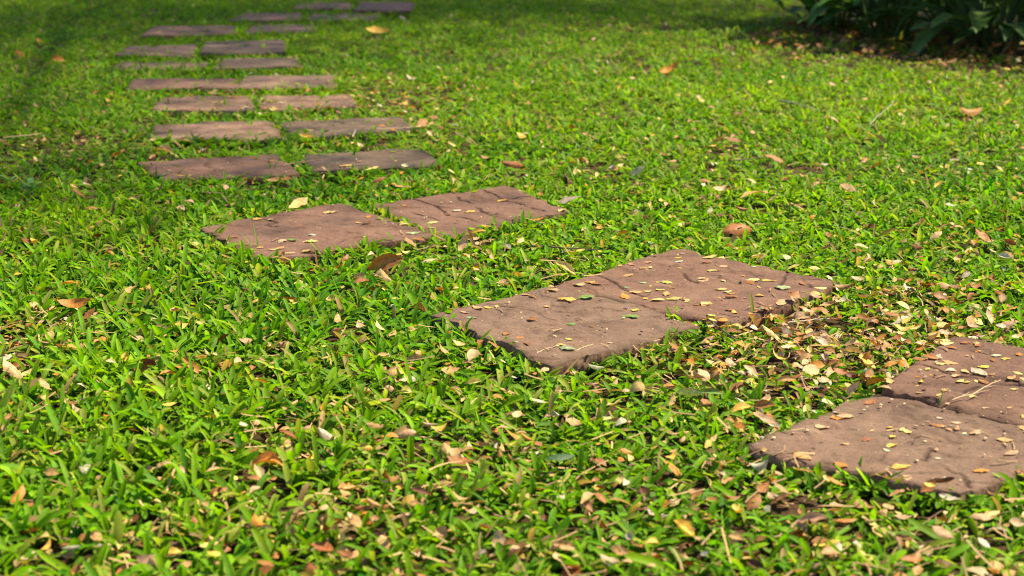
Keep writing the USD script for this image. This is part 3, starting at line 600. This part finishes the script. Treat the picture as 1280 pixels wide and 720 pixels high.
shrub('broadleaf_plant', 'dark plant standing behind the gap in the shaded bed', 'plant', (2.6, 11.0), 46, (.32, .52), (.11, .17), (.12, .95), .42, GR, low=3)
shrub('broadleaf_plant', 'broad-leaved plant with a pale leaf hanging at its centre, mid bed', 'plant', (2.4, 10.0), 42, (.28, .44), (.11, .17), (.18, .85), .38, GR, low=3)
shrub('broadleaf_plant', 'plant with long low arching leaves at the right end of the bed', 'plant', (2.85, 9.35), 48, (.38, .60), (.11, .16), (.12, .95), .42, GR, (.045, .105, .018), 9)
shrub('broadleaf_plant', 'tall plant at the right frame edge, thin stem beside it', 'plant', (3.3, 9.7), 46, (.35, .6), (.11, .17), (.12, 1.1), .45, GR, low=3)
shrub('broadleaf_plant', 'dark plant at the back of the shaded bed', 'plant', (3.1, 10.9), 46, (.35, .6), (.12, .18), (.12, 1.1), .5, GR, low=2)
shrub('broadleaf_plant', 'rearmost right plant of the shaded bed', 'plant', (3.9, 10.8), 46, (.35, .6), (.12, .18), (.12, 1.2), .5, GR, low=2)
shrub('broadleaf_plant', 'plant beyond the right frame edge, nearest of the bed', 'plant', (3.7, 9.0), 46, (.35, .6), (.12, .18), (.12, 1.0), .45, GR, low=4)
shrub('broadleaf_plant', 'plant beyond the right frame edge, second of the bed', 'plant', (4.4, 9.8), 46, (.35, .6), (.12, .18), (.12, 1.1), .45, GR, low=2)
# dead fronds under the plants
for (px, py), L, az, lab in (((1195, 62), .34, .1, 'long brown dead leaf lying under the right end of the bed'), ((1265, 45), .3, 2.2, 'curled tan dead leaf hanging at the right frame edge'), ((1090, 38), .3, .4, 'brown dead leaf lying flat under the middle plant'), ((1030, 40), .3, 2.9, 'dark brown dead leaf lying beneath the leftmost plant')):
    g = at(px, py, -.03); v, f, _ = long_leaf(L, .09, .35, .6, az, np.array([*g, -.02]), 9, .6, None, .06)
    tag(obj('dead_leaf', (v, f), M_LEAF, smooth=True, tint=np.tile((.19, .09, .04), (len(v), 1))), lab, 'leaf')
twig('twig', 'thin leaning bare stem at the foot of the right end plant', [(1248,72),(1262,55),(1272,20)], [-.03, .04, .25], .004, (.22, .14, .08))

# ------------------------------------------------------------------ trees beyond the frame whose crowns shade the far lawn
def tree(name, label, foot, height, crowns, nleaf, size, seed, loose=.22):
    r = np.random.default_rng(seed); foot = np.array([*foot, float(soil_z(*foot))]); x = thing(name, label, 'tree', foot)
    top = np.array([r.normal(0, .2), r.normal(0, .2), height * .62])
    P = np.array([[0, 0, -.1], [.02, 0, .3], top * [.3, .3, .5], top]); v, f = tube(P, [.26, .2, .16, .11], 12); obj('trunk', (v, f), M_BARK, x, True)
    vs, fs, ts, o = [], [], [], 0
    for c, rad, *dens in crowns:
        c = np.array(c, float) - foot; rad = np.array(rad, float)
        v, f = tube(np.array([top * .9, (top + c) / 2 + [0, 0, .3], c]), [.05, .03, .012], 8); obj('limb', (v, f), M_BARK, x, True)
        k = int(nleaf * rad[0] * rad[1] / 4 * (dens[0] if dens else 1))
        cl = r.normal(0, .45, (max(8, k // 26), 3)) * rad                                   # clumps of leaves with gaps between them
        pts = cl[r.integers(len(cl), size=k)] + r.normal(0, loose, (k, 3)) + c
        for p in pts:
            L = size * r.uniform(.7, 1.3); m = rot(r.uniform(0, 6.3), r.normal(0, .5), r.normal(0, .5))
            vs.append((np.array([[-.5, 0, 0], [-.1, .24, .04], [.5, 0, -.06], [-.1, -.24, .04]]) * L) @ m.T + p); fs.append(np.array([[0, 2, 1], [0, 3, 2]]) + o); o += 4
            ts.append(np.tile(np.array((.05, .11, .02)) * r.uniform(.6, 1.4), (4, 1)))
    obj('crown', (np.vstack(vs), np.vstack(fs)), M_TREE, x, False, np.vstack(ts))
def over(gx_, gy_, h): return np.array([gx_, gy_, 0]) + S / S[2] * h      # the point whose shadow falls on (gx_, gy_)
tree('shade_tree', 'tall spreading tree beyond the far end of the path', (1.2, 18.5), 13, [(over(-3.0, 11.4, 12), (2.6, 1.8, .8), .8), (over(-3.3, 8.4, 11.6), (2.2, 2.0, .7), .2), (over(-2.5, 6.0, 11.6), (1.3, 1.6, .6), .35), (over(-.4, 12.3, 11.5), (3.0, 1.0, .7)), (over(-1.8, 9.6, 11.5), (3.2, 2.4, .8), .3), (over(-1.9, 5.4, 11.2), (.9, 1.5, .6), .3), (over(.8, 12.0, 12), (3.6, 1.4, .7), .4), (over(-1.7, 4.9, 11), (.7, 1.0, .5), .5), (over(-3.2, 14.5, 12), (2.5, 1.5, .8))], 7600, .11, 71, .6)
tree('shade_tree', 'dense tree behind the bed of broad-leaved plants', (8.5, 16.5), 8, [(over(3.4, 11.9, 6), (1.5, 1.3, .9)), (over(4.6, 10.9, 6.3), (1.5, 1.2, .9)), (over(2.9, 9.0, 5.6), (.8, .5, .5)), (over(2.0, 9.9, 5.6), (.8, .5, .5)), (over(3.4, 8.4, 5.6), (.8, .5, .5)), (over(1.1, 10.9, 5.6), (.8, .35, .4)), (over(2.75, 8.3, 5.6), (.8, .3, .4)), (over(1.9, 9.3, 5.6), (.7, .35, .4)), (over(4.6, 12.4, 6.3), (1.8, 1.3, .9))], 2300, .13, 72)
